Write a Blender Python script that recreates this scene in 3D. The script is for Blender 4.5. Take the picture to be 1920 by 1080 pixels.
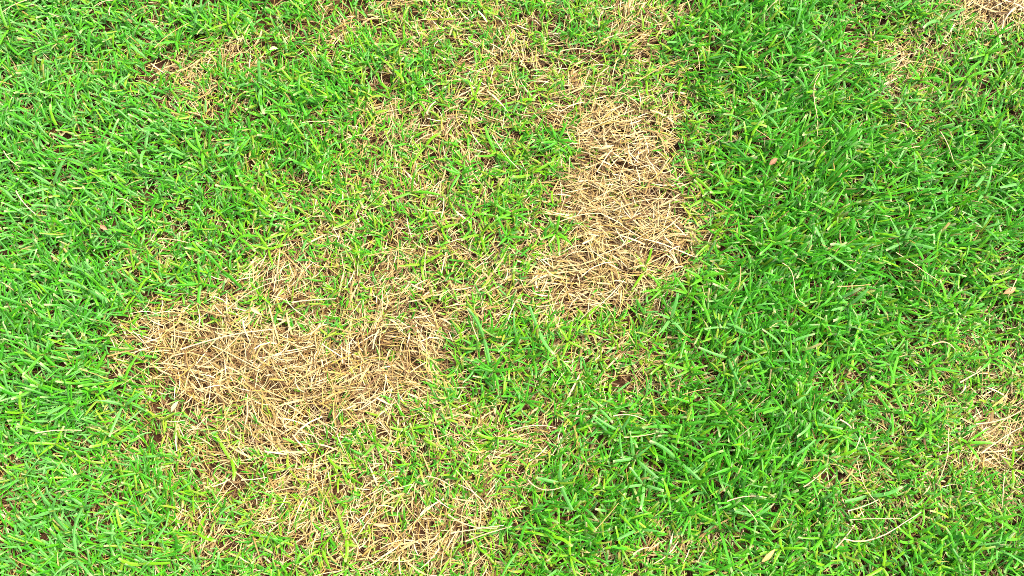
import bpy, math, random
import numpy as np

for o in list(bpy.data.objects):
    bpy.data.objects.remove(o, do_unlink=True)
SC = bpy.context.scene
COL = SC.collection
rng = np.random.default_rng(11)
random.seed(4)
R = math.radians

# ------------------------------------------------------------------ camera
TILT = R(12.0)            # away from straight down, towards +Y
DIST = 0.80
LENS, SENS = 28.6, 36.0
cam_d = bpy.data.cameras.new('camera')
cam_d.lens = LENS
cam_d.sensor_width = SENS
cam_d.clip_start = 0.01
cam_d.clip_end = 500.0
cam = bpy.data.objects.new('camera', cam_d)
COL.objects.link(cam)
cam.location = (0.0, -DIST * math.sin(TILT), DIST * math.cos(TILT))
cam.rotation_euler = (TILT, 0, 0)
SC.camera = cam

# ------------------------------------------------------------------ sky and sun
SUN_EL, SUN_AZ = R(56.0), R(62.0)       # azimuth clockwise from +Y
w = bpy.data.worlds.new('World')
SC.world = w
w.use_nodes = True
nt = w.node_tree
nt.nodes.clear()
sky = nt.nodes.new('ShaderNodeTexSky')
sky.sky_type = 'NISHITA'
sky.sun_disc = False
sky.sun_elevation = SUN_EL
sky.sun_rotation = SUN_AZ
sky.dust_density = 7.0
sky.air_density = 0.7
sky.ozone_density = 0.0
bg = nt.nodes.new('ShaderNodeBackground')
bg.inputs['Strength'].default_value = 0.15
wo = nt.nodes.new('ShaderNodeOutputWorld')
nt.links.new(sky.outputs[0], bg.inputs[0])
nt.links.new(bg.outputs[0], wo.inputs[0])

sun_d = bpy.data.lights.new('sun', 'SUN')
sun_d.energy = 1.5
sun_d.angle = R(14.0)
sun_d.color = (1.0, 0.94, 0.82)
sun = bpy.data.objects.new('sun', sun_d)
COL.objects.link(sun)
sun.rotation_euler = (math.pi / 2 - SUN_EL, 0, math.pi - SUN_AZ)
sun.location = (-2, -1, 3)

SC.view_settings.view_transform = 'Standard'
SC.view_settings.look = 'None'
SC.view_settings.gamma = 1.0
SC.view_settings.exposure = 1.7
SC.view_settings.use_curve_mapping = False
SC.render.engine = 'CYCLES'
SC.cycles.max_bounces = 8
SC.cycles.diffuse_bounces = 4
SC.cycles.pixel_filter_type = 'BLACKMAN_HARRIS'
SC.cycles.filter_width = 0.9
SC.cycles.use_denoising = False

# ------------------------------------------------------------------ plan of the lawn
# the lawn was measured on the photograph (1920 x 1080); px <-> metres on the ground
FPX = 1920.0 * LENS / SENS
CT, ST = math.cos(TILT), math.sin(TILT)
CX, CY, CZ = cam.location


def px2w(px, py, z=0.012):
    a = (np.asarray(px, float) - 960) / FPX
    b = (540 - np.asarray(py, float)) / FPX
    dx, dy, dz = a, b * CT + ST, b * ST - CT
    t = (z - CZ) / dz
    return CX + dx * t, CY + dy * t


def w2px(x, y, z=0.012):
    rx, ry, rz = x - CX, y - CY, z - CZ
    yc = ry * CT + rz * ST
    dc = ry * ST - rz * CT
    dc = np.maximum(dc, 0.05)
    return 960 + FPX * rx / dc, 540 - FPX * yc / dc


_lat = rng.random((8, 256, 256))


def noise(x, y, k=0):
    xi, yi = np.floor(x).astype(int), np.floor(y).astype(int)
    fx, fy = x - xi, y - yi
    fx, fy = fx * fx * (3 - 2 * fx), fy * fy * (3 - 2 * fy)
    L = _lat[k]
    g = lambda i, j: L[(xi + i) & 255, (yi + j) & 255]
    return (g(0, 0) * (1 - fx) + g(1, 0) * fx) * (1 - fy) + (g(0, 1) * (1 - fx) + g(1, 1) * fx) * fy


# dead areas: (patch, cx, cy, rx, ry, degrees, strength, softness)
DEAD = [
    ('wide', 430, 655, 140, 80, -5, 1.0, .16), ('wide', 620, 690, 170, 85, 0, 1.0, .16), ('wide', 760, 650, 100, 75, -10, .93, .2),
    ('wide', 500, 770, 130, 60, 10, .92, .2), ('wide', 330, 715, 65, 75, 0, .85, .25),
    ('wide', 430, 880, 130, 85, 10, .70, .3), ('wide', 560, 900, 110, 60, 10, .62, .3),
    ('wide', 545, 500, 100, 42, 5, .72, .3), ('wide', 430, 545, 90, 40, -15, .62, .25), ('wide', 360, 590, 80, 35, -20, .6, .3),
    ('upright', 1165, 285, 95, 85, 20, 1.0, .16), ('upright', 1170, 395, 130, 100, 0, 1.0, .15), ('upright', 1130, 510, 105, 80, -15, .98, .18),
    ('upright', 1225, 440, 75, 75, 0, .95, .2), ('upright', 1110, 210, 70, 45, 30, .72, .3),
    ('low', 765, 1040, 160, 58, -3, .86, .26), ('low', 860, 985, 80, 35, -20, .85, .22), ('low', 680, 960, 85, 55, 0, .75, .3),
    ('edge', 1880, 825, 62, 60, -30, .9, .28), ('edge', 1850, 800, 100, 115, -20, .42, .35), ('edge', 1800, 680, 110, 45, -15, .42, .35),
    ('edge', 1890, 930, 60, 50, 0, .4, .3),
    ('corner', 1893, 12, 88, 50, 5, 1.0, .14),
    (None, 1705, 105, 75, 48, -25, .6, .3), (None, 1720, 180, 90, 40, -20, .3, .35),
    (None, 1610, 865, 70, 42, -15, .52, .3), (None, 1680, 960, 110, 50, -10, .3, .35),
    (None, 925, 120, 110, 55, 25, .56, .3), (None, 750, 35, 110, 50, -15, .6, .32), (None, 820, 225, 100, 42, -15, .66, .32),
    (None, 1205, 25, 80, 42, 5, .7, .28), (None, 1080, 130, 90, 45, 10, .5, .3), (None, 950, 40, 60, 35, 0, .42, .3),
    (None, 425, 108, 66, 32, -10, .85, .3), ('upright', 1110, 560, 85, 50, -10, .85, .25), ('wide', 300, 650, 50, 60, 0, .8, .3), (None, 400, 175, 34, 22, 0, .55, .3), (None, 600, 40, 50, 26, -10, .5, .3),
    (None, 290, 470, 50, 30, 0, .46, .3), (None, 740, 530, 190, 60, 5, .66, .3), (None, 900, 500, 120, 80, 0, .42, .3),
    (None, 640, 420, 110, 60, 0, .45, .3), (None, 820, 340, 170, 80, 0, .36, .3), (None, 960, 590, 90, 30, -10, .5, .3),
    (None, 1010, 830, 75, 45, 0, .58, .3), (None, 930, 900, 80, 42, 0, .55, .3), (None, 700, 830, 130, 70, 0, .42, .3),
    (None, 1150, 690, 150, 50, -5, .46, .3), (None, 1240, 1035, 90, 42, 0, .62, .3), (None, 800, 760, 90, 40, 0, .5, .3),
    (None, 820, 600, 100, 34, 0, .72, .3), (None, 560, 990, 80, 40, 0, .45, .3), (None, 1260, 200, 60, 60, 0, .4, .3),
    (None, 1080, 640, 110, 40, 0, .4, .3), (None, 30, 930, 60, 40, 0, .25, .3), (None, 180, 120, 120, 60, 0, .15, .3),
    (None, 780, 400, 260, 170, 0, .34, .2), (None, 940, 140, 200, 130, 10, .36, .25), (None, 860, 840, 260, 110, 0, .42, .2),
    (None, 1180, 110, 130, 110, 0, .36, .3), (None, 460, 940, 170, 110, 0, .4, .25),
    # the lawn goes on beyond the frame in the same way
    (None, 2250, 500, 130, 90, 20, .9, .2), (None, -330, 300, 150, 100, 10, .85, .2), (None, 500, 1400, 200, 120, -10, .9, .2),
    (None, 1500, 1350, 180, 90, 15, .8, .25), (None, 900, -320, 220, 110, 10, .85, .2), (None, 2300, -200, 200, 120, 0, .8, .2),
    (None, -200, 1250, 200, 120, 0, .7, .25), (None, 250, -380, 150, 90, 0, .6, .25), (None, 2400, 1200, 200, 120, 0, .8, .25),
]
# lush spots: longer, darker, denser blades (cx, cy, rx, ry, deg, strength)
LUSH = [(1450, 560, 190, 200, 0, 1.0), (1500, 300, 190, 170, 0, .95), (1400, 820, 160, 170, 0, .95), (1620, 460, 200, 170, 0, .8),
        (1330, 620, 60, 110, 0, .9), (1400, 100, 130, 110, 0, .8), (1100, 960, 120, 90, 0, .7), (1130, 820, 110, 60, 0, .45),
        (1780, 480, 130, 130, 0, .5), (960, 670, 90, 55, 0, .55), (1800, 1020, 160, 70, 0, .8), (90, 640, 150, 150, 0, .65),
        (470, 270, 100, 80, 0, .4), (300, 940, 130, 80, 0, .5), (640, 170, 120, 60, 0, .35), (100, 300, 150, 200, 0, .3),
        (690, 470, 60, 35, 0, .5), (910, 390, 60, 50, 0, .5), (60, 1040, 120, 60, 0, .4), (1850, 300, 120, 120, 0, .5),
        (2200, 900, 250, 200, 0, .7), (-250, 800, 200, 250, 0, .6), (1200, -200, 250, 130, 0, .6), (1100, 1300, 250, 130, 0, .7)]


def _ell(X, Y, cx, cy, rx, ry, deg):
    c, s = math.cos(R(deg)), math.sin(R(deg))
    u, v = (X - cx) * c + (Y - cy) * s, -(X - cx) * s + (Y - cy) * c
    return np.sqrt((u / rx) ** 2 + (v / ry) ** 2)


PATCHES = ['wide', 'upright', 'low', 'edge', 'corner']


def fields(x, y):
    """dead share, lushness and the patch index (-1 none) at ground points"""
    X, Y = w2px(x, y)
    X, Y = np.clip(X, -4000, 6000), np.clip(Y, -4000, 5000)
    wx = (noise(X / 70 + 9, Y / 70, 0) - .5) * 70 + (noise(X / 26, Y / 26, 1) - .5) * 34
    wy = (noise(X / 70, Y / 70 + 31, 2) - .5) * 60 + (noise(X / 26, Y / 26, 3) - .5) * 30
    Xw, Yw = X + wx, Y + wy
    acc = np.zeros_like(X)
    per = {p: np.zeros_like(X) for p in PATCHES}
    for p, cx, cy, rx, ry, dg, s, so in DEAD:
        s = s if p else min(.95, s * 1.04)
        v = s / (1 + np.exp(-np.clip((1 - _ell(Xw, Yw, cx, cy, rx, ry, dg)) / (so * 1.75), -40, 40)))
        acc += v ** 3.2
        if p:
            per[p] = np.maximum(per[p], v)
    d = np.minimum(acc ** (1 / 3.2), 1.0) + (noise(X / 45, Y / 45, 4) - .5) * .2 + .04
    lush = np.zeros_like(X)
    for cx, cy, rx, ry, dg, s in LUSH:
        v = s / (1 + np.exp(-np.clip((1.05 - _ell(Xw, Yw, cx, cy, rx, ry, dg)) / .28, -40, 40)))
        lush = np.maximum(lush, v)
    P = np.stack([per[p] for p in PATCHES], -1)
    idx = np.where(P.max(-1) > .38, P.argmax(-1), -1)
    d = np.clip(d, 0, 1)
    return d, lush * (1 - d), idx


# ------------------------------------------------------------------ materials
def new_mat(name):
    m = bpy.data.materials.new(name)
    m.use_nodes = True
    m.node_tree.nodes.clear()
    return m, m.node_tree.nodes, m.node_tree.links


def leaf_material(name, rough, trans, spec, streak):
    m, N, L = new_mat(name)
    at = N.new('ShaderNodeAttribute'); at.attribute_name = 'tint'
    tc = N.new('ShaderNodeTexCoord')
    nz = N.new('ShaderNodeTexNoise'); nz.inputs['Scale'].default_value = 420; nz.inputs['Detail'].default_value = 2
    L.new(tc.outputs['Object'], nz.inputs['Vector'])
    mr = N.new('ShaderNodeMapRange')
    mr.inputs['To Min'].default_value = 1 - streak; mr.inputs['To Max'].default_value = 1 + streak
    L.new(nz.outputs['Fac'], mr.inputs['Value'])
    mx = N.new('ShaderNodeVectorMath'); mx.operation = 'SCALE'
    L.new(at.outputs['Color'], mx.inputs[0]); L.new(mr.outputs[0], mx.inputs['Scale'])
    p = N.new('ShaderNodeBsdfPrincipled')
    p.inputs['Roughness'].default_value = rough
    p.inputs['Specular IOR Level'].default_value = spec
    L.new(mx.outputs[0], p.inputs['Base Color'])
    t = N.new('ShaderNodeBsdfTranslucent')
    L.new(mx.outputs[0], t.inputs['Color'])
    ms = N.new('ShaderNodeMixShader'); ms.inputs[0].default_value = trans
    L.new(p.outputs[0], ms.inputs[1]); L.new(t.outputs[0], ms.inputs[2])
    o = N.new('ShaderNodeOutputMaterial')
    L.new(ms.outputs[0], o.inputs['Surface'])
    return m


M_GRASS = leaf_material('green_grass_leaf', .45, .34, .32, .25)
M_STRAW = leaf_material('dry_grass_leaf', .6, .10, .3, .2)


def soil_material():
    m, N, L = new_mat('soil_and_thatch')
    tc = N.new('ShaderNodeTexCoord')
    n1 = N.new('ShaderNodeTexNoise'); n1.inputs['Scale'].default_value = 160; n1.inputs['Detail'].default_value = 6
    n2 = N.new('ShaderNodeTexNoise'); n2.inputs['Scale'].default_value = 14; n2.inputs['Detail'].default_value = 4
    for n in (n1, n2):
        L.new(tc.outputs['Object'], n.inputs['Vector'])
    r1 = N.new('ShaderNodeValToRGB')
    r1.color_ramp.elements[0].position = .3; r1.color_ramp.elements[0].color = (.022, .010, .005, 1)
    r1.color_ramp.elements[1].position = .72; r1.color_ramp.elements[1].color = (.085, .042, .019, 1)
    L.new(n1.outputs['Fac'], r1.inputs[0])
    # the far lawn, too far off to tell blades apart
    r2 = N.new('ShaderNodeValToRGB')
    r2.color_ramp.elements[0].position = .35; r2.color_ramp.elements[0].color = (.04, .15, .012, 1)
    r2.color_ramp.elements[1].position = .7; r2.color_ramp.elements[1].color = (.10, .22, .03, 1)
    L.new(n2.outputs['Fac'], r2.inputs[0])
    ln = N.new('ShaderNodeVectorMath'); ln.operation = 'LENGTH'
    L.new(tc.outputs['Object'], ln.inputs[0])
    mr = N.new('ShaderNodeMapRange')
    mr.inputs['From Min'].default_value = 0.95; mr.inputs['From Max'].default_value = 1.3
    L.new(ln.outputs['Value'], mr.inputs['Value'])
    mx = N.new('ShaderNodeMix'); mx.data_type = 'RGBA'
    L.new(mr.outputs[0], mx.inputs[0]); L.new(r1.outputs[0], mx.inputs[6]); L.new(r2.outputs[0], mx.inputs[7])
    b = N.new('ShaderNodeBump'); b.inputs['Strength'].default_value = .8; b.inputs['Distance'].default_value = .004
    L.new(n1.outputs['Fac'], b.inputs['Height'])
    p = N.new('ShaderNodeBsdfPrincipled'); p.inputs['Roughness'].default_value = .95
    p.inputs['Specular IOR Level'].default_value = .1
    L.new(mx.outputs[2], p.inputs['Base Color']); L.new(b.outputs[0], p.inputs['Normal'])
    o = N.new('ShaderNodeOutputMaterial'); L.new(p.outputs[0], o.inputs['Surface'])
    return m


M_SOIL = soil_material()


# ------------------------------------------------------------------ helpers
def mesh_from(name, V, Q, C, mat, smooth=True):
    """V (n,3), Q (m,4) quads, C (n,3) colour per vertex"""
    me = bpy.data.meshes.new(name)
    nv, nq = len(V), len(Q)
    me.vertices.add(nv)
    me.vertices.foreach_set('co', np.ascontiguousarray(V, np.float32).ravel())
    me.loops.add(nq * 4)
    me.loops.foreach_set('vertex_index', np.ascontiguousarray(Q, np.int32).ravel())
    me.polygons.add(nq)
    me.polygons.foreach_set('loop_start', np.arange(0, nq * 4, 4, dtype=np.int32))
    me.polygons.foreach_set('use_smooth', np.full(nq, smooth))
    if C is not None:
        a = me.color_attributes.new('tint', 'FLOAT_COLOR', 'POINT')
        c4 = np.ones((nv, 4), np.float32); c4[:, :3] = C
        a.data.foreach_set('color', c4.ravel())
    me.materials.append(mat)
    me.update()
    me.validate()
    return me


def put(name, me, label=None, cat=None, group=None, kind=None, parent=None, loc=None):
    o = bpy.data.objects.new(name, me)
    COL.objects.link(o)
    if label: o['label'] = label
    if cat: o['category'] = cat
    if group: o['group'] = group
    if kind: o['kind'] = kind
    if parent: o.parent = parent
    if loc is not None: o.location = loc
    return o


def ground_z(x, y):
    return (noise(x * 30 + 50, y * 30 + 50, 5) - .5) * .008 + (noise(x * 110 + 50, y * 110 + 50, 6) - .5) * .003


def blades(base, az, el, droop, curl, L, W, roll, cut, cb, ct, tipw, rings=5, fold=.16, three=True, floor=True, stem=.7, cend=None):
    """strips: base (n,3); az heading, el start angle above ground, droop change along it; cut = share of blunt tips;
    cb base colour, ct blade colour, tipw = strength of a pale dried tip. Returns V, Q, C"""
    n = len(base)
    S = np.linspace(0, 1, rings)
    pos = base.copy()
    k = 3 if three else 2
    V = np.zeros((n, rings, k, 3)); C = np.zeros((n, rings, k, 3))
    pale = np.array([.52, .52, .28])
    for i, s in enumerate(S):
        e = el - droop * s
        a = az + curl * s
        T = np.stack([np.cos(e) * np.cos(a), np.cos(e) * np.sin(a), np.sin(e)], -1)
        if i:
            pos = pos + T * (L / (rings - 1))[:, None]
            if floor:
                pos[:, 2] = np.maximum(pos[:, 2], base[:, 2])
        H = np.stack([-np.sin(a), np.cos(a), np.zeros(n)], -1)
        Nn = np.cross(T, H)
        rl = roll * (0.4 + .6 * s)
        side = H * np.cos(rl)[:, None] + Nn * np.sin(rl)[:, None]
        nor = np.cross(T, side)
        wp = stem + (1 - stem) * min(1, s / .25)
        point = max(0.04, (1 - s ** 2.2)) if s > .3 else 1
        blunt = 1 - .30 * s
        ww = W * wp * np.where(cut, blunt, point)
        off = side * (ww / 2)[:, None]
        if three:
            V[:, i, 0] = pos - off
            V[:, i, 1] = pos + nor * (ww * fold)[:, None]
            V[:, i, 2] = pos + off
            jag = (rng.random((n, 3)) - .5) * (W * .5)[:, None] if i == rings - 1 else None
            if jag is not None:
                V[:, i] += (jag * cut[:, None])[:, :, None] * T[:, None, :]
        else:
            V[:, i, 0] = pos - off
            V[:, i, 1] = pos + off
        f = min(1, s / .3)
        c = cb * (1 - f) + ct * f
        if cend is not None:
            g = min(1, max(0, (s - .25) / .6))
            c = c * (1 - g) + cend * g
        if i == rings - 1:
            c = c * (1 - tipw[:, None]) + pale * tipw[:, None]
        C[:, i] = c[:, None, :]
    q = []
    for i in range(rings - 1):
        for j in range(k - 1):
            q.append([i * k + j, i * k + j + 1, (i + 1) * k + j + 1, (i + 1) * k + j])
    Q = (np.array(q)[None] + (np.arange(n) * rings * k)[:, None, None]).reshape(-1, 4)
    return V.reshape(-1, 3), Q, C.reshape(-1, 3)


def joined(parts):
    V, Q, C, off = [], [], [], 0
    for v, q, c in parts:
        V.append(v); Q.append(q + off); C.append(c); off += len(v)
    return np.concatenate(V), np.concatenate(Q), np.concatenate(C)


U = lambda a, b, n: rng.uniform(a, b, n)
GREENS = np.array([[.034, .225, .008], [.052, .295, .008], [.085, .355, .008], [.098, .335, .058], [.140, .390, .005], [.20, .35, .018]])
STRAWS = np.array([[.45, .36, .155], [.59, .51, .285], [.32, .22, .072], [.12, .062, .019], [.38, .28, .062]])

# frame rectangle with a margin (dense), and the lawn that goes on round it
IN = (-.60, .60, -.37, .40)
OUT = (-1.35, 1.35, -1.0, 1.1)


def scatter(n_per_m2, rect, hole=None):
    n = int(n_per_m2 * (rect[1] - rect[0]) * (rect[3] - rect[2]))
    x, y = U(rect[0], rect[1], n), U(rect[2], rect[3], n)
    if hole is not None:
        k = ~((x > hole[0]) & (x < hole[1]) & (y > hole[2]) & (y < hole[3]))
        x, y = x[k], y[k]
    return x, y


# ------------------------------------------------------------------ the ground
def make_ground():
    def axis(lo, hi):
        fine = np.arange(lo, hi + 1e-6, .012)
        far = np.array([.1, .3, .8, 2, 5, 12, 30])
        return np.concatenate([lo - far[::-1], fine, hi + far])
    xs, ys = axis(-.75, .75), axis(-.5, .55)
    X, Y = np.meshgrid(xs, ys, indexing='ij')
    Z = ground_z(X, Y)
    Z = np.where(np.hypot(X, Y) > 3, -.004, Z)
    nx, ny = X.shape
    I = np.arange(nx * ny).reshape(nx, ny)
    Q = np.stack([I[:-1, :-1], I[1:, :-1], I[1:, 1:], I[:-1, 1:]], -1).reshape(-1, 4)
    me = mesh_from('ground', np.stack([X, Y, Z], -1).reshape(-1, 3), Q, None, M_SOIL)
    put('ground', me, 'dark brown soil showing in gaps beneath the lawn', 'ground', kind='structure')


make_ground()


# ------------------------------------------------------------------ dead straw
def clump(x, y, low, k):
    """plants grow in clumps with bare gaps between them"""
    v = noise(x * 85 + 200, y * 85 + 200, k)
    return low + (1 - low) * np.clip((v - .22) / .25, 0, 1)


def straw_set(x, y, size, in_frame):
    d, lush, idx = fields(x, y)
    keep = rng.random(len(x)) < np.clip(.17 + 1.0 * d, 0, 1) * clump(x, y, .12, 6)
    x, y, d, idx = x[keep], y[keep], d[keep], idx[keep]
    n = len(x)
    lay = rng.random(n) ** 1.2                       # 0 thatch .. 1 top layer
    z = ground_z(x, y) + .0015 + lay * (.006 + .007 * d)
    X, Y = w2px(x, y)
    pref = R(25) + (noise(X / 160, Y / 160, 7) - .5) * 3.4
    free = rng.random(n) < .55
    az = np.where(free, U(0, 2 * math.pi, n), pref + rng.normal(0, .45, n) + np.where(rng.random(n) < .5, math.pi, 0))
    el = rng.normal(.16, .22, n)
    droop = el * U(.6, 2.2, n) + rng.normal(0, .15, n)
    L = U(.010, .028, n) * np.where(rng.random(n) < .12, 1.5, 1) * (0.75 + .4 * d)
    W = np.where(rng.random(n) < .08, U(.0014, .0022, n), U(.0005, .0012, n)) * size
    pick = rng.random(n)
    ci = np.where(pick < .34, 0, np.where(pick < .53, 1, np.where(pick < .76, 2, np.where(pick < .86, 4, 3))))
    c = STRAWS[ci] * U(.8, 1.15, n)[:, None]
    old = np.clip(1.15 - lay * 1.7, 0, 1)[:, None] * .8      # oldest litter has gone brown, with shade of the gaps darkened in
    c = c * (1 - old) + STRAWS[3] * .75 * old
    cb = c * np.array([.8, .72, .6])
    return (x, y, z, az, el, droop, L, W, c, cb, idx, n)


def build_straw():
    xi, yi = scatter(185000, IN)
    s = straw_set(xi, yi, 1.0, True)
    x, y, z, az, el, droop, L, W, c, cb, idx, n = s
    curl = rng.normal(0, .55, n); roll = rng.normal(0, .6, n); cut = rng.random(n) < .5
    tip = np.zeros(n)
    base = np.stack([x, y, z], -1)
    names = {
        0: 'wide patch of pale cream and tan dead grass, the largest on the lawn',
        1: 'upright patch of tan dead straw bordered by deep green turf',
        2: 'dead straw patch with a sheaf of long stalks below the wide patch',
        3: 'pale combed dead grass patch fading into yellowish green turf',
        4: 'small dense patch of cream coloured dead grass at the corner of the deep green turf',
        -1: 'brown and tan dry leaves scattered thinly between the green blades',
    }
    for k in (0, 1, 2, 3, 4, -1):
        m = idx == k
        V, Q, C = blades(base[m], az[m], el[m], droop[m], curl[m], L[m], W[m], roll[m], cut[m], cb[m], c[m], tip[m],
                         rings=4, three=False, stem=.8)
        if k == -1:
            xo, yo = scatter(60000, OUT, IN)
            x2, y2, z2, a2, e2, d2, L2, W2, c2, cb2, i2, n2 = straw_set(xo, yo, 1.7, False)
            o = blades(np.stack([x2, y2, z2], -1), a2, e2, d2, rng.normal(0, .5, n2), L2, W2, rng.normal(0, .6, n2),
                       rng.random(n2) < .5, cb2, c2, np.zeros(n2), rings=3, three=False, stem=.8)
            V, Q, C = joined([(V, Q, C), o])
        put('dead_grass', mesh_from('dead_grass', V, Q, C, M_STRAW), names[k], 'dead grass', kind='stuff')


build_straw()


# ------------------------------------------------------------------ green grass
def green_colours(n, d, lush, X):
    left = np.clip(1 - X / 520, 0, 1)  # paler minty blades on this side stand in for sky sheen
    p = np.stack([.20 + .30 * lush, .34 + .2 * lush, .24 + .1 * d, .12 + .55 * np.clip(1 - X / 520, 0, 1), .12 - .06 * lush - .07 * left + .14 * d, .04 + .6 * d - .03 * lush - .03 * left], -1)
    p = np.clip(p, .005, None); p /= p.sum(-1, keepdims=True)
    ci = (rng.random(n)[:, None] > np.cumsum(p, -1)).sum(-1).clip(0, 5)
    c = GREENS[ci] * U(.78, 1.22, n)[:, None]
    return c


def green_set(shoots_per_m2, rect, hole, size, rings, three):
    x, y = scatter(shoots_per_m2, rect, hole)
    d, lush, _ = fields(x, y)
    keep = rng.random(len(x)) < np.clip(1.0 - .97 * np.clip(d * 1.08, 0, 1) ** 1.5, .17, 1) * clump(x, y, .72, 2)
    x, y, d, lush = x[keep], y[keep], d[keep], lush[keep]
    # leaves of each shoot fan out from a short stem
    cnt = rng.integers(3, 6, len(x))
    i = np.repeat(np.arange(len(x)), cnt)
    n = len(i)
    k = np.concatenate([np.arange(c) for c in cnt]) / 5.0
    sx = rng.normal(0, .002, n); sy = rng.normal(0, .002, n)
    X, Y = w2px(x[i], y[i])
    d, lush = d[i], lush[i]
    tall = .004 + .013 * (1 - d) + .012 * lush
    z = ground_z(x[i], y[i]) + .002 + tall * (k + rng.random(n) * .35) * .8
    az0 = U(0, 2 * math.pi, len(x))
    right = np.clip((X - 900) / 500, -1, 1)
    lean = np.where(right > 0, R(38), R(128)) + (noise(X / 150 + 7, Y / 150, 3) - .5) * 2.4
    comb = rng.random(n) < (.25 + .35 * lush)
    az = np.where(comb, lean + rng.normal(0, .5, n), az0[i] + k * 5 * 2.4 + rng.normal(0, .4, n))
    el = np.clip(rng.normal(.62, .28, n) + .15 * lush, .02, 1.35)
    droop = rng.normal(.45, .35, n)
    L = U(.009, .019, n) * (1 - .2 * d) * (1 + .6 * lush) * size ** .9
    W = U(.0012, .0029, n) * (1 - .36 * d) * (1 + .12 * lush) * size
    roll = rng.normal(0, .45, n)
    cut = rng.random(n) < .5
    c = green_colours(n, d, lush, X)
    cb = c * np.array([1.0, .8, .9]) + np.array([.05, .04, .01]) * (.3 + d)[:, None]
    tip = np.where(cut & (rng.random(n) < .42), U(.2, .8, n), 0)
    dry = rng.random(n) < .05 + .10 * d
    W = np.where(dry, W * .45, W)
    c[dry] = STRAWS[rng.integers(0, 5, dry.sum())] * .9
    cend = c * U(.9, 1.15, n)[:, None]
    half = rng.random(n) < .02 + .45 * np.clip(d - .12, 0, 1)             # blades dying back from the tip
    cend[half] = STRAWS[rng.choice([0, 2, 4], half.sum())]
    base = np.stack([x[i] + sx, y[i] + sy, z], -1)
    return blades(base, az, el, droop, rng.normal(0, .35, n), L, W, roll, cut, cb, c, tip, rings=rings, three=three, cend=cend)


def build_green():
    a = green_set(30000, IN, None, 1.0, 4, True)
    put('green_grass', mesh_from('green_grass', a[0], a[1], a[2], M_GRASS, False),
        'short mown bright green grass of the whole lawn', 'grass', kind='stuff')
    b = green_set(14000, OUT, IN, 1.5, 3, False)
    put('green_grass', mesh_from('green_grass', b[0], b[1], b[2], M_GRASS),
        'outer lawn of mown green grass around the patches', 'grass', kind='stuff')


build_green()


# ------------------------------------------------------------------ where things lie, in words
def zone(X, Y):
    if X > 1800 and Y < 90: return 'on the small cream straw patch'
    if X > 1660 and 600 < Y < 960: return 'near the combed pale straw patch'
    if X > 1480 and Y >= 760: return 'in yellowish turf off the combed patch'
    if X > 1580 and Y < 300: return 'near the small cream straw patch'
    if X > 1330 and Y < 330: return 'in long turf off the upright patch'
    if X > 1600 and Y < 600: return 'in deep turf far from any straw'
    if X > 1450 and Y < 760: return 'midway across the deep green turf'
    if X > 1300 and Y < 760: return 'in deep green turf beside the upright patch'
    if X > 1300 and Y > 940: return 'by the slender tan withered leaf'
    if X > 1300: return 'in the dense dark green turf'
    if 1030 < X < 1310 and 190 < Y < 600: return 'on the upright straw patch'
    if 990 < X and Y >= 600 and Y < 860: return 'at the foot of the upright patch'
    if 930 < X and Y >= 860: return 'beside the sheaf of long straw'
    if X > 520 and Y > 870: return 'around the sheaf of long straw'
    if 270 < X < 860 and 560 < Y < 820: return 'on the wide straw patch'
    if X > 620 and Y > 560: return 'in turf ending the wide patch'
    if X > 520 and Y > 330: return 'between the two large straw patches'
    if X > 700: return 'in patchy turf near the upright patch'
    if X > 330 and Y < 330: return 'in turf with a small faded spot'
    if X > 300 and Y < 570: return 'at the wide patch brown fringe'
    if Y > 820 and X < 170: return 'in turf tinted with minty sheen off the straw'
    if Y > 820: return 'in bright turf beside thinning straw'
    if Y < 130: return 'in bright turf beside the faded spot'
    if X < 150: return 'in bright turf far from the wide patch'
    if Y < 400: return 'in bright turf before the wide patch'
    return 'in bright turf beside the wide patch'


def canopy(x, y):
    d, lush, _ = fields(np.array([x]), np.array([y]))
    return float(.012 + .009 * (1 - d[0]) + .010 * lush[0])


# ------------------------------------------------------------------ tufts one can tell apart
def blade_mesh(az, el, droop, L, W, col, cut, tip, z, roll):
    one = lambda v: np.array([v], float)
    v, q, c = blades(np.array([[math.cos(az) * .0012, math.sin(az) * .0012, z]]), one(az), one(el), one(droop), one(random.gauss(0, .25)), one(L), one(W),
                     one(roll), np.array([cut]), one(col) * np.array([1.05, .85, .9]), one(col), one(tip), rings=6, floor=False)
    return mesh_from('blade', v, q, c, M_GRASS, False)


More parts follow.
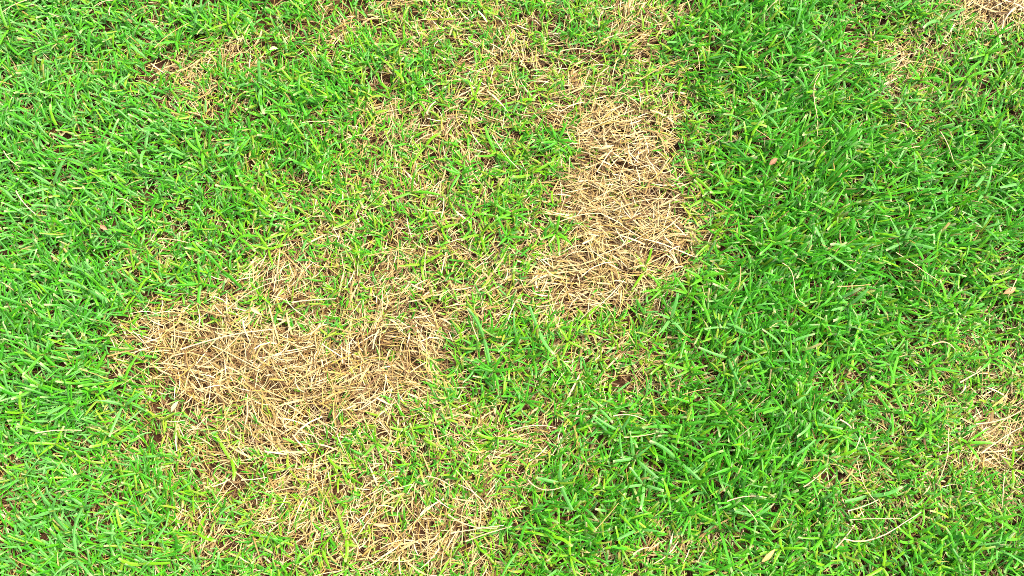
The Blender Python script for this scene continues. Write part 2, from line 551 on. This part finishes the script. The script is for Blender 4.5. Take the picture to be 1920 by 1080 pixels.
TUFT_KINDS = [  # blades, colour index, length, width, words
    (3, 1, .026, .0036, 'tuft of three broad mid green blades'), (4, 2, .025, .0035, 'tuft of four fresh green blades'),
    (5, 0, .029, .0037, 'tuft of five dark green blades'), (3, 4, .024, .0033, 'tuft of three lime green blades'),
    (4, 3, .027, .0038, 'tuft of four pale bluish green blades'), (5, 2, .023, .0031, 'spreading tuft of five light green blades'),
    (3, 0, .033, .0039, 'tall tuft of three long dark green blades'), (4, 4, .022, .0031, 'short tuft of four lime green blades'),
    (2, 1, .034, .0036, 'pair of long mid green blades'), (3, 5, .021, .0027, 'small tuft of three yellowish green blades'),
    (2, 3, .031, .0042, 'pair of wide pale green blades'), (4, 1, .027, .0034, 'tuft of four mid green cut blades'),
    (2, 4, .028, .0034, 'pair of lime green blades'), (3, 2, .030, .0035, 'tuft of three fresh green blades'),
    (6, 1, .024, .0030, 'bushy tuft of six mid green blades'), (2, 0, .036, .0038, 'pair of long dark green blades'),
    (5, 3, .023, .0034, 'tuft of five pale bluish green blades'), (4, 0, .027, .0033, 'tuft of four dark green blades'),
    (3, 3, .029, .0036, 'tuft of three pale bluish green blades'), (2, 5, .024, .0028, 'pair of yellowish green blades'),
]


def make_kind(k):
    nb, ci, L, W, words = TUFT_KINDS[k]
    a0 = random.uniform(0, 6.28)
    out = []
    for b in range(nb):
        col = GREENS[ci] * random.uniform(.9, 1.2)
        out.append(blade_mesh(a0 + b * 6.283 / nb + random.gauss(0, .35), random.uniform(.35, .85), random.uniform(.15, .75), L * random.uniform(.65, 1.0),
                              W * random.uniform(.7, .92), col, random.random() < .65 or 'cut' in words, random.choice([0, .5, .8]), .003 + b * .0012, random.gauss(0, .35)))
    return out


KIND_BLADES = [make_kind(k) for k in range(len(TUFT_KINDS))]


def stem_mesh():
    V, C = [], []
    for z, r in ((-.012, .0013), (-.002, .0012), (.005, .0010), (.010, .0004)):
        for j in range(5):
            V.append((math.cos(j * 1.2566) * r, math.sin(j * 1.2566) * r, z)); C.append((.20, .30, .05))
    Q = [[i * 5 + j, i * 5 + (j + 1) % 5, (i + 1) * 5 + (j + 1) % 5, (i + 1) * 5 + j] for i in range(3) for j in range(5)]
    return mesh_from('stem', np.array(V), np.array(Q), np.array(C), M_GRASS)


STEM = stem_mesh()


def plant_tufts(target=240):
    pts = []
    tries = 0
    while len(pts) < target and tries < 40000:
        tries += 1
        X, Y = random.uniform(12, 1908), random.uniform(12, 1068)
        x, y = px2w(X, Y, .014)
        x, y = float(x), float(y)
        d, lush, _ = fields(np.array([x]), np.array([y]))
        if random.random() > (1 - d[0]) ** 1.5 * (.35 + .65 * lush[0]):
            continue
        if any((x - a) ** 2 + (y - b) ** 2 < .021 ** 2 for a, b in pts):
            continue
        pts.append((x, y))
        if lush[0] > .5: k = random.choice([0, 2, 4, 6, 8, 11, 1, 10, 13, 14, 15, 17, 18, 12])
        elif d[0] > .35: k = random.choice([9, 7, 5, 3, 19, 12])
        else: k = random.choice([0, 1, 3, 4, 5, 7, 10, 11, 8, 12, 13, 14, 16, 18])
        t = put('grass_tuft', None, '%s %s' % (TUFT_KINDS[k][4], zone(X, Y)), 'grass tuft', 'tall grass tufts standing above the turf')
        t.empty_display_size = .01
        t.location = (x, y, float(ground_z(np.array([x]), np.array([y]))[0]) + .003 + .010 * (1 - d[0]) + .007 * lush[0])
        t.rotation_euler = (random.gauss(0, .12), random.gauss(0, .12), random.uniform(0, 6.283))
        sc = random.uniform(.85, 1.12)
        t.scale = (sc, sc, sc)
        for me in KIND_BLADES[k]:
            put('blade', me, parent=t)
        put('stem', STEM, parent=t)


plant_tufts()

# ------------------------------------------------------------------ loose dry stalks, each one traced on the ground
STALK_COL = {'p': (.50, .40, .20), 't': (.40, .27, .10), 'w': (.50, .42, .24)}
STALKS = [  # points (photo px), width mm, colour
    ([(0, 27), (26, 12), (50, 0)], 1.3, 'p'), ([(290, 90), (322, 64), (353, 43)], 1.2, 't'), ([(177, 12), (213, 0)], 1.1, 'p'),
    ([(567, 230), (600, 229), (627, 231)], 1.2, 'p'), ([(7, 283), (20, 300), (37, 313)], 1.0, 'w'),
    ([(923, 253), (945, 288), (973, 317)], 1.2, 'w'), ([(873, 300), (890, 330), (913, 357)], .8, 'p'), ([(1200, 150), (1240, 128), (1280, 110)], 1.1, 't'),
    ([(1050, 97), (1082, 93), (1120, 101)], 1.4, 'p'), ([(1123, 50), (1124, 34), (1132, 20)], 1.4, 'p'), ([(800, 213), (817, 190)], 2.4, 'p'),
    ([(1030, 177), (1060, 171), (1087, 163)], 1.3, 't'), ([(1537, 137), (1525, 173), (1528, 207), (1533, 233), (1532, 257)], 1.1, 'p'),
    ([(1763, 247), (1775, 272), (1788, 303)], 1.2, 'p'), ([(1417, 243), (1447, 263)], 1.0, 't'), ([(1307, 97), (1312, 133)], .9, 'p'),
    ([(1683, 230), (1700, 237), (1713, 247)], 1.4, 'p'), ([(1730, 123), (1760, 131), (1787, 143)], 1.0, 't'),
    ([(30, 358), (47, 382), (67, 402)], 1.4, 'w'), ([(297, 448), (325, 450), (353, 455)], 1.2, 'p'), ([(427, 580), (480, 543), (533, 523)], 1.3, 'p'),
    ([(547, 567), (590, 563), (630, 560)], 1.5, 'w'), ([(220, 373), (235, 375), (247, 383)], 1.1, 'p'),
    ([(340, 655), (430, 630), (513, 617)], 1.7, 'w'), ([(370, 690), (440, 640), (470, 600)], 1.3, 'p'), ([(455, 600), (462, 625), (468, 640)], 2.0, 'w'),
    ([(398, 648), (440, 668), (490, 695)], 1.4, 'p'), ([(480, 672), (530, 665), (575, 655)], 1.3, 'w'),
    ([(763, 410), (767, 430), (773, 447)], 1.2, 'w'), ([(883, 603), (890, 622), (898, 640)], 1.3, 'p'), ([(690, 480), (730, 472), (780, 465)], 1.2, 't'),
    ([(1680, 473), (1720, 502), (1760, 527)], 1.0, 'p'), ([(1702, 380), (1704, 394), (1703, 407)], 1.1, 't'),
    ([(1467, 493), (1487, 527), (1493, 557), (1508, 570)], 1.0, 'p'), ([(1388, 500), (1383, 547)], 1.1, 't'), ([(1570, 537), (1600, 537), (1633, 533)], 1.1, 't'),
    ([(1800, 717), (1825, 702), (1847, 690)], 1.6, 'w'), ([(1747, 647), (1770, 642), (1793, 660)], 1.5, 'p'), ([(1906, 523), (1890, 557)], 1.2, 'p'),
    ([(1040, 420), (1085, 405), (1130, 400)], 1.3, 'p'), ([(1150, 395), (1200, 378), (1276, 375)], 1.3, 'p'), ([(1120, 480), (1180, 455), (1230, 425)], 1.2, 'w'),
    ([(1090, 250), (1130, 232), (1190, 205)], 1.3, 'p'), ([(1160, 340), (1175, 300), (1205, 270)], 1.2, 'p'), ([(1060, 330), (1120, 345), (1160, 365)], 1.2, 't'),
    ([(67, 812), (110, 807), (153, 807)], 1.2, 'w'), ([(533, 850), (573, 848)], 2.0, 'p'), ([(397, 960), (418, 932), (437, 907)], .9, 'p'),
    ([(453, 900), (500, 895)], 1.3, 'w'), ([(186, 968), (182, 998)], 1.0, 'p'),
    ([(960, 807), (1000, 798), (1043, 802)], 1.2, 'w'), ([(720, 927), (743, 917), (773, 908)], 1.1, 'w'), ([(990, 900), (1003, 912), (1057, 912)], 1.3, 'p'),
    ([(1113, 997), (1135, 972), (1160, 943)], 1.0, 't'), ([(1150, 780), (1190, 780), (1213, 790)], 1.2, 'w'), ([(1170, 820), (1205, 817), (1237, 810)], 1.1, 'p'),
    ([(800, 893), (827, 900), (847, 913)], 1.3, 'p'), ([(873, 1015), (920, 998), (960, 987)], 1.5, 'p'), ([(840, 965), (880, 985), (932, 990)], 1.5, 'p'),
    ([(845, 1000), (890, 992), (945, 985)], 1.3, 'w'), ([(1187, 1040), (1200, 1030), (1220, 1027)], 1.8, 'p'), ([(1217, 1030), (1233, 1010)], 1.3, 't'),
    ([(1777, 803), (1777, 833), (1757, 907)], 1.2, 'p'), ([(1613, 817), (1597, 853)], 1.2, 'w'), ([(1617, 820), (1627, 853), (1633, 880)], 1.0, 'p'),
    ([(1607, 863), (1613, 897), (1653, 950)], 1.0, 'p'), ([(1507, 913), (1530, 895), (1550, 878)], 1.2, 'p'), ([(1517, 943), (1540, 917)], 1.2, 't'),
    ([(1590, 958), (1623, 947), (1647, 937)], 1.3, 'w'), ([(1580, 1010), (1627, 1013), (1667, 997), (1727, 960)], 1.4, 'w'),
    ([(1567, 1027), (1585, 1005), (1603, 983)], 1.5, 'p'), ([(1593, 975), (1640, 972), (1690, 973)], .9, 'p'), ([(1743, 910), (1730, 928)], 1.6, 'p'),
    ([(1393, 947), (1407, 962), (1420, 980)], 1.3, 'p'), ([(1810, 722), (1798, 740)], 1.8, 'w'), ([(1883, 893), (1880, 950)], 1.2, 'w'),
    ([(1363, 940), (1407, 930), (1437, 933)], 1.1, 'w'), ([(1280, 740), (1330, 728)], .9, 't'), ([(1575, 787), (1597, 802)], 1.9, 'w'),
    ([(1830, 795), (1865, 790), (1915, 770)], 1.6, 'p'), ([(1840, 850), (1880, 820), (1918, 800)], 1.5, 'w'),
]


def stalk_mesh(P, r, col):
    n, k = len(P), 5
    V, C = [], []
    for i in range(n):
        T = P[min(i + 1, n - 1)] - P[max(i - 1, 0)]
        T = T / np.linalg.norm(T)
        H = np.cross((0, 0, 1), T); H /= np.linalg.norm(H)
        N_ = np.cross(T, H)
        s = i / (n - 1)
        rr = r * (1 - .45 * s) * (1 + random.uniform(-.06, .06))
        for j in range(k):
            a = 6.2832 * j / k
            V.append(P[i] + H * math.cos(a) * rr + N_ * math.sin(a) * rr * .6)
            C.append(np.array(col) * (.92 + .12 * s) * random.uniform(.94, 1.06))
    Q = [[i * k + j, i * k + (j + 1) % k, (i + 1) * k + (j + 1) % k, (i + 1) * k + j] for i in range(n - 1) for j in range(k)]
    for b in (0, (n - 1) * k):
        Q.append([b, b + 1, b + 2, b + 3])
        Q.append([b, b + 3, b + 4, b + 4])
    Q = [q for q in Q if len(set(q)) == 4]
    return np.array(V), np.array(Q), np.array(C)


def lay_stalks():
    for pts, wid, ck in STALKS:
        A = np.array(pts, float)
        # smooth path through the traced points
        seg = np.r_[0, np.cumsum(np.hypot(*np.diff(A, axis=0).T))]
        t = np.linspace(0, seg[-1], 9)
        if len(A) > 2:
            co = np.polyfit(seg, A, min(3, len(A) - 1))
            B = np.stack([np.polyval(co[:, 0], t), np.polyval(co[:, 1], t)], -1)
        else:
            B = np.stack([np.interp(t, seg, A[:, 0]), np.interp(t, seg, A[:, 1])], -1)
            nrm = np.array([-(A[1] - A[0])[1], (A[1] - A[0])[0]]) * random.uniform(-.06, .06)
            B += np.sin(t / seg[-1] * math.pi)[:, None] * nrm
        P = []
        for j, (X, Y) in enumerate(B):
            x, y = px2w(X, Y, .018)
            zc = canopy(float(x), float(y)) + .0015
            s = j / 8
            x, y = px2w(X, Y, zc)
            P.append((float(x), float(y), zc))
        P = np.array(P)
        P[:, 2] = np.convolve(np.r_[P[0, 2], P[0, 2], P[:, 2], P[-1, 2], P[-1, 2]], np.ones(5) / 5, 'valid')
        P[:, 2] += .003 * np.sin(np.linspace(.4, 2.9, 9)) - .001
        O = P[0].copy()
        V, Q, C = stalk_mesh(P - O, wid / 2000, STALK_COL[ck])
        length = seg[-1]
        chord = np.hypot(*(A[-1] - A[0]))
        bow = 1 - chord / length
        lw = 'long' if length > 75 else ('short' if length < 38 else '')
        sw = 'curved' if bow > .02 else ('gently bowed' if bow > .004 else 'straight')
        ww = 'thick' if wid > 1.55 else ('thin' if wid < 1.15 else '')
        cw = {'p': 'pale straw', 't': 'tan', 'w': 'whitish'}[ck]
        mx, my = A.mean(0)
        label = ' '.join(x for x in (lw, ww, sw, cw, 'coloured' if ck == 't' else '', 'dry stalk', zone(mx, my)) if x)
        put('dry_stalk', mesh_from('dry_stalk', V, Q, C, M_STRAW), label, 'dry stalk', 'loose dry grass stalks', loc=O)


lay_stalks()

# ------------------------------------------------------------------ a few withered leaves
LEAVES = [  # px, length mm, width mm, heading, colour, words
    (1450, 303, 11, 5.0, 40, (.24, .12, .06), 'small reddish brown withered leaf in long green turf'),
    (1441, 1041, 18, 4.2, 42, (.46, .30, .10), 'slender tan withered leaf on dense dark green turf'),
    (1893, 545, 14, 5.5, 25, (.30, .19, .08), 'brown withered leaf lodged among fading green blades'),
    (328, 762, 12, 4.5, 60, (.48, .37, .18), 'pale cream leaf flake on the wide straw patch'),
    (1137, 277, 17, 3.6, 18, (.50, .40, .21), 'broad whitish dried leaf on the upright straw patch'),
    (195, 427, 9, 4.5, -30, (.30, .17, .09), 'small brown leaf scrap sunk in bright green turf'),
    (513, 92, 9, 4.6, 10, (.62, .56, .22), 'tiny round yellowish leaf near a small faded spot'),
    (480, 583, 13, 4.2, -35, (.42, .32, .16), 'cream curled leaf at the fringe of the wide straw patch'),
    (715, 984, 16, 3.4, -5, (.42, .28, .14), 'pinkish tan leaf on the straw patch with long sheaf'),
]


def drop_leaf(X, Y, L, W, head, col, words):
    x, y = px2w(X, Y, .018)
    z = canopy(float(x), float(y)) + .001
    x, y = px2w(X, Y, z)
    L, W = L / 1000, W / 1000
    n, k = 9, 5
    V, C = [], []
    for i in range(n):
        s = i / (n - 1)
        hw = W / 2 * max(.04, math.sin(math.pi * s ** .85)) * random.uniform(.92, 1.08)
        for j in range(k):
            u = j / (k - 1) * 2 - 1
            V.append(((s - .5) * L, u * hw, abs(u) ** 1.5 * hw * .5 + .0016 * math.sin(s * 3.1) * (1 if L > .012 else .5)))
            C.append(np.array(col) * (1.15 if j == 2 else random.uniform(.85, 1.05)))
    V = np.array(V)
    Q = [[i * k + j, (i + 1) * k + j, (i + 1) * k + j + 1, i * k + j + 1] for i in range(n - 1) for j in range(k - 1)]
    c, s_ = math.cos(R(head)), math.sin(R(head))
    V = np.stack([V[:, 0] * c - V[:, 1] * s_, V[:, 0] * s_ + V[:, 1] * c, V[:, 2]], -1)
    put('withered_leaf', mesh_from('withered_leaf', V, np.array(Q), np.array(C), M_STRAW), words, 'leaf', loc=(float(x), float(y), z))


for a in LEAVES:
    drop_leaf(*a)
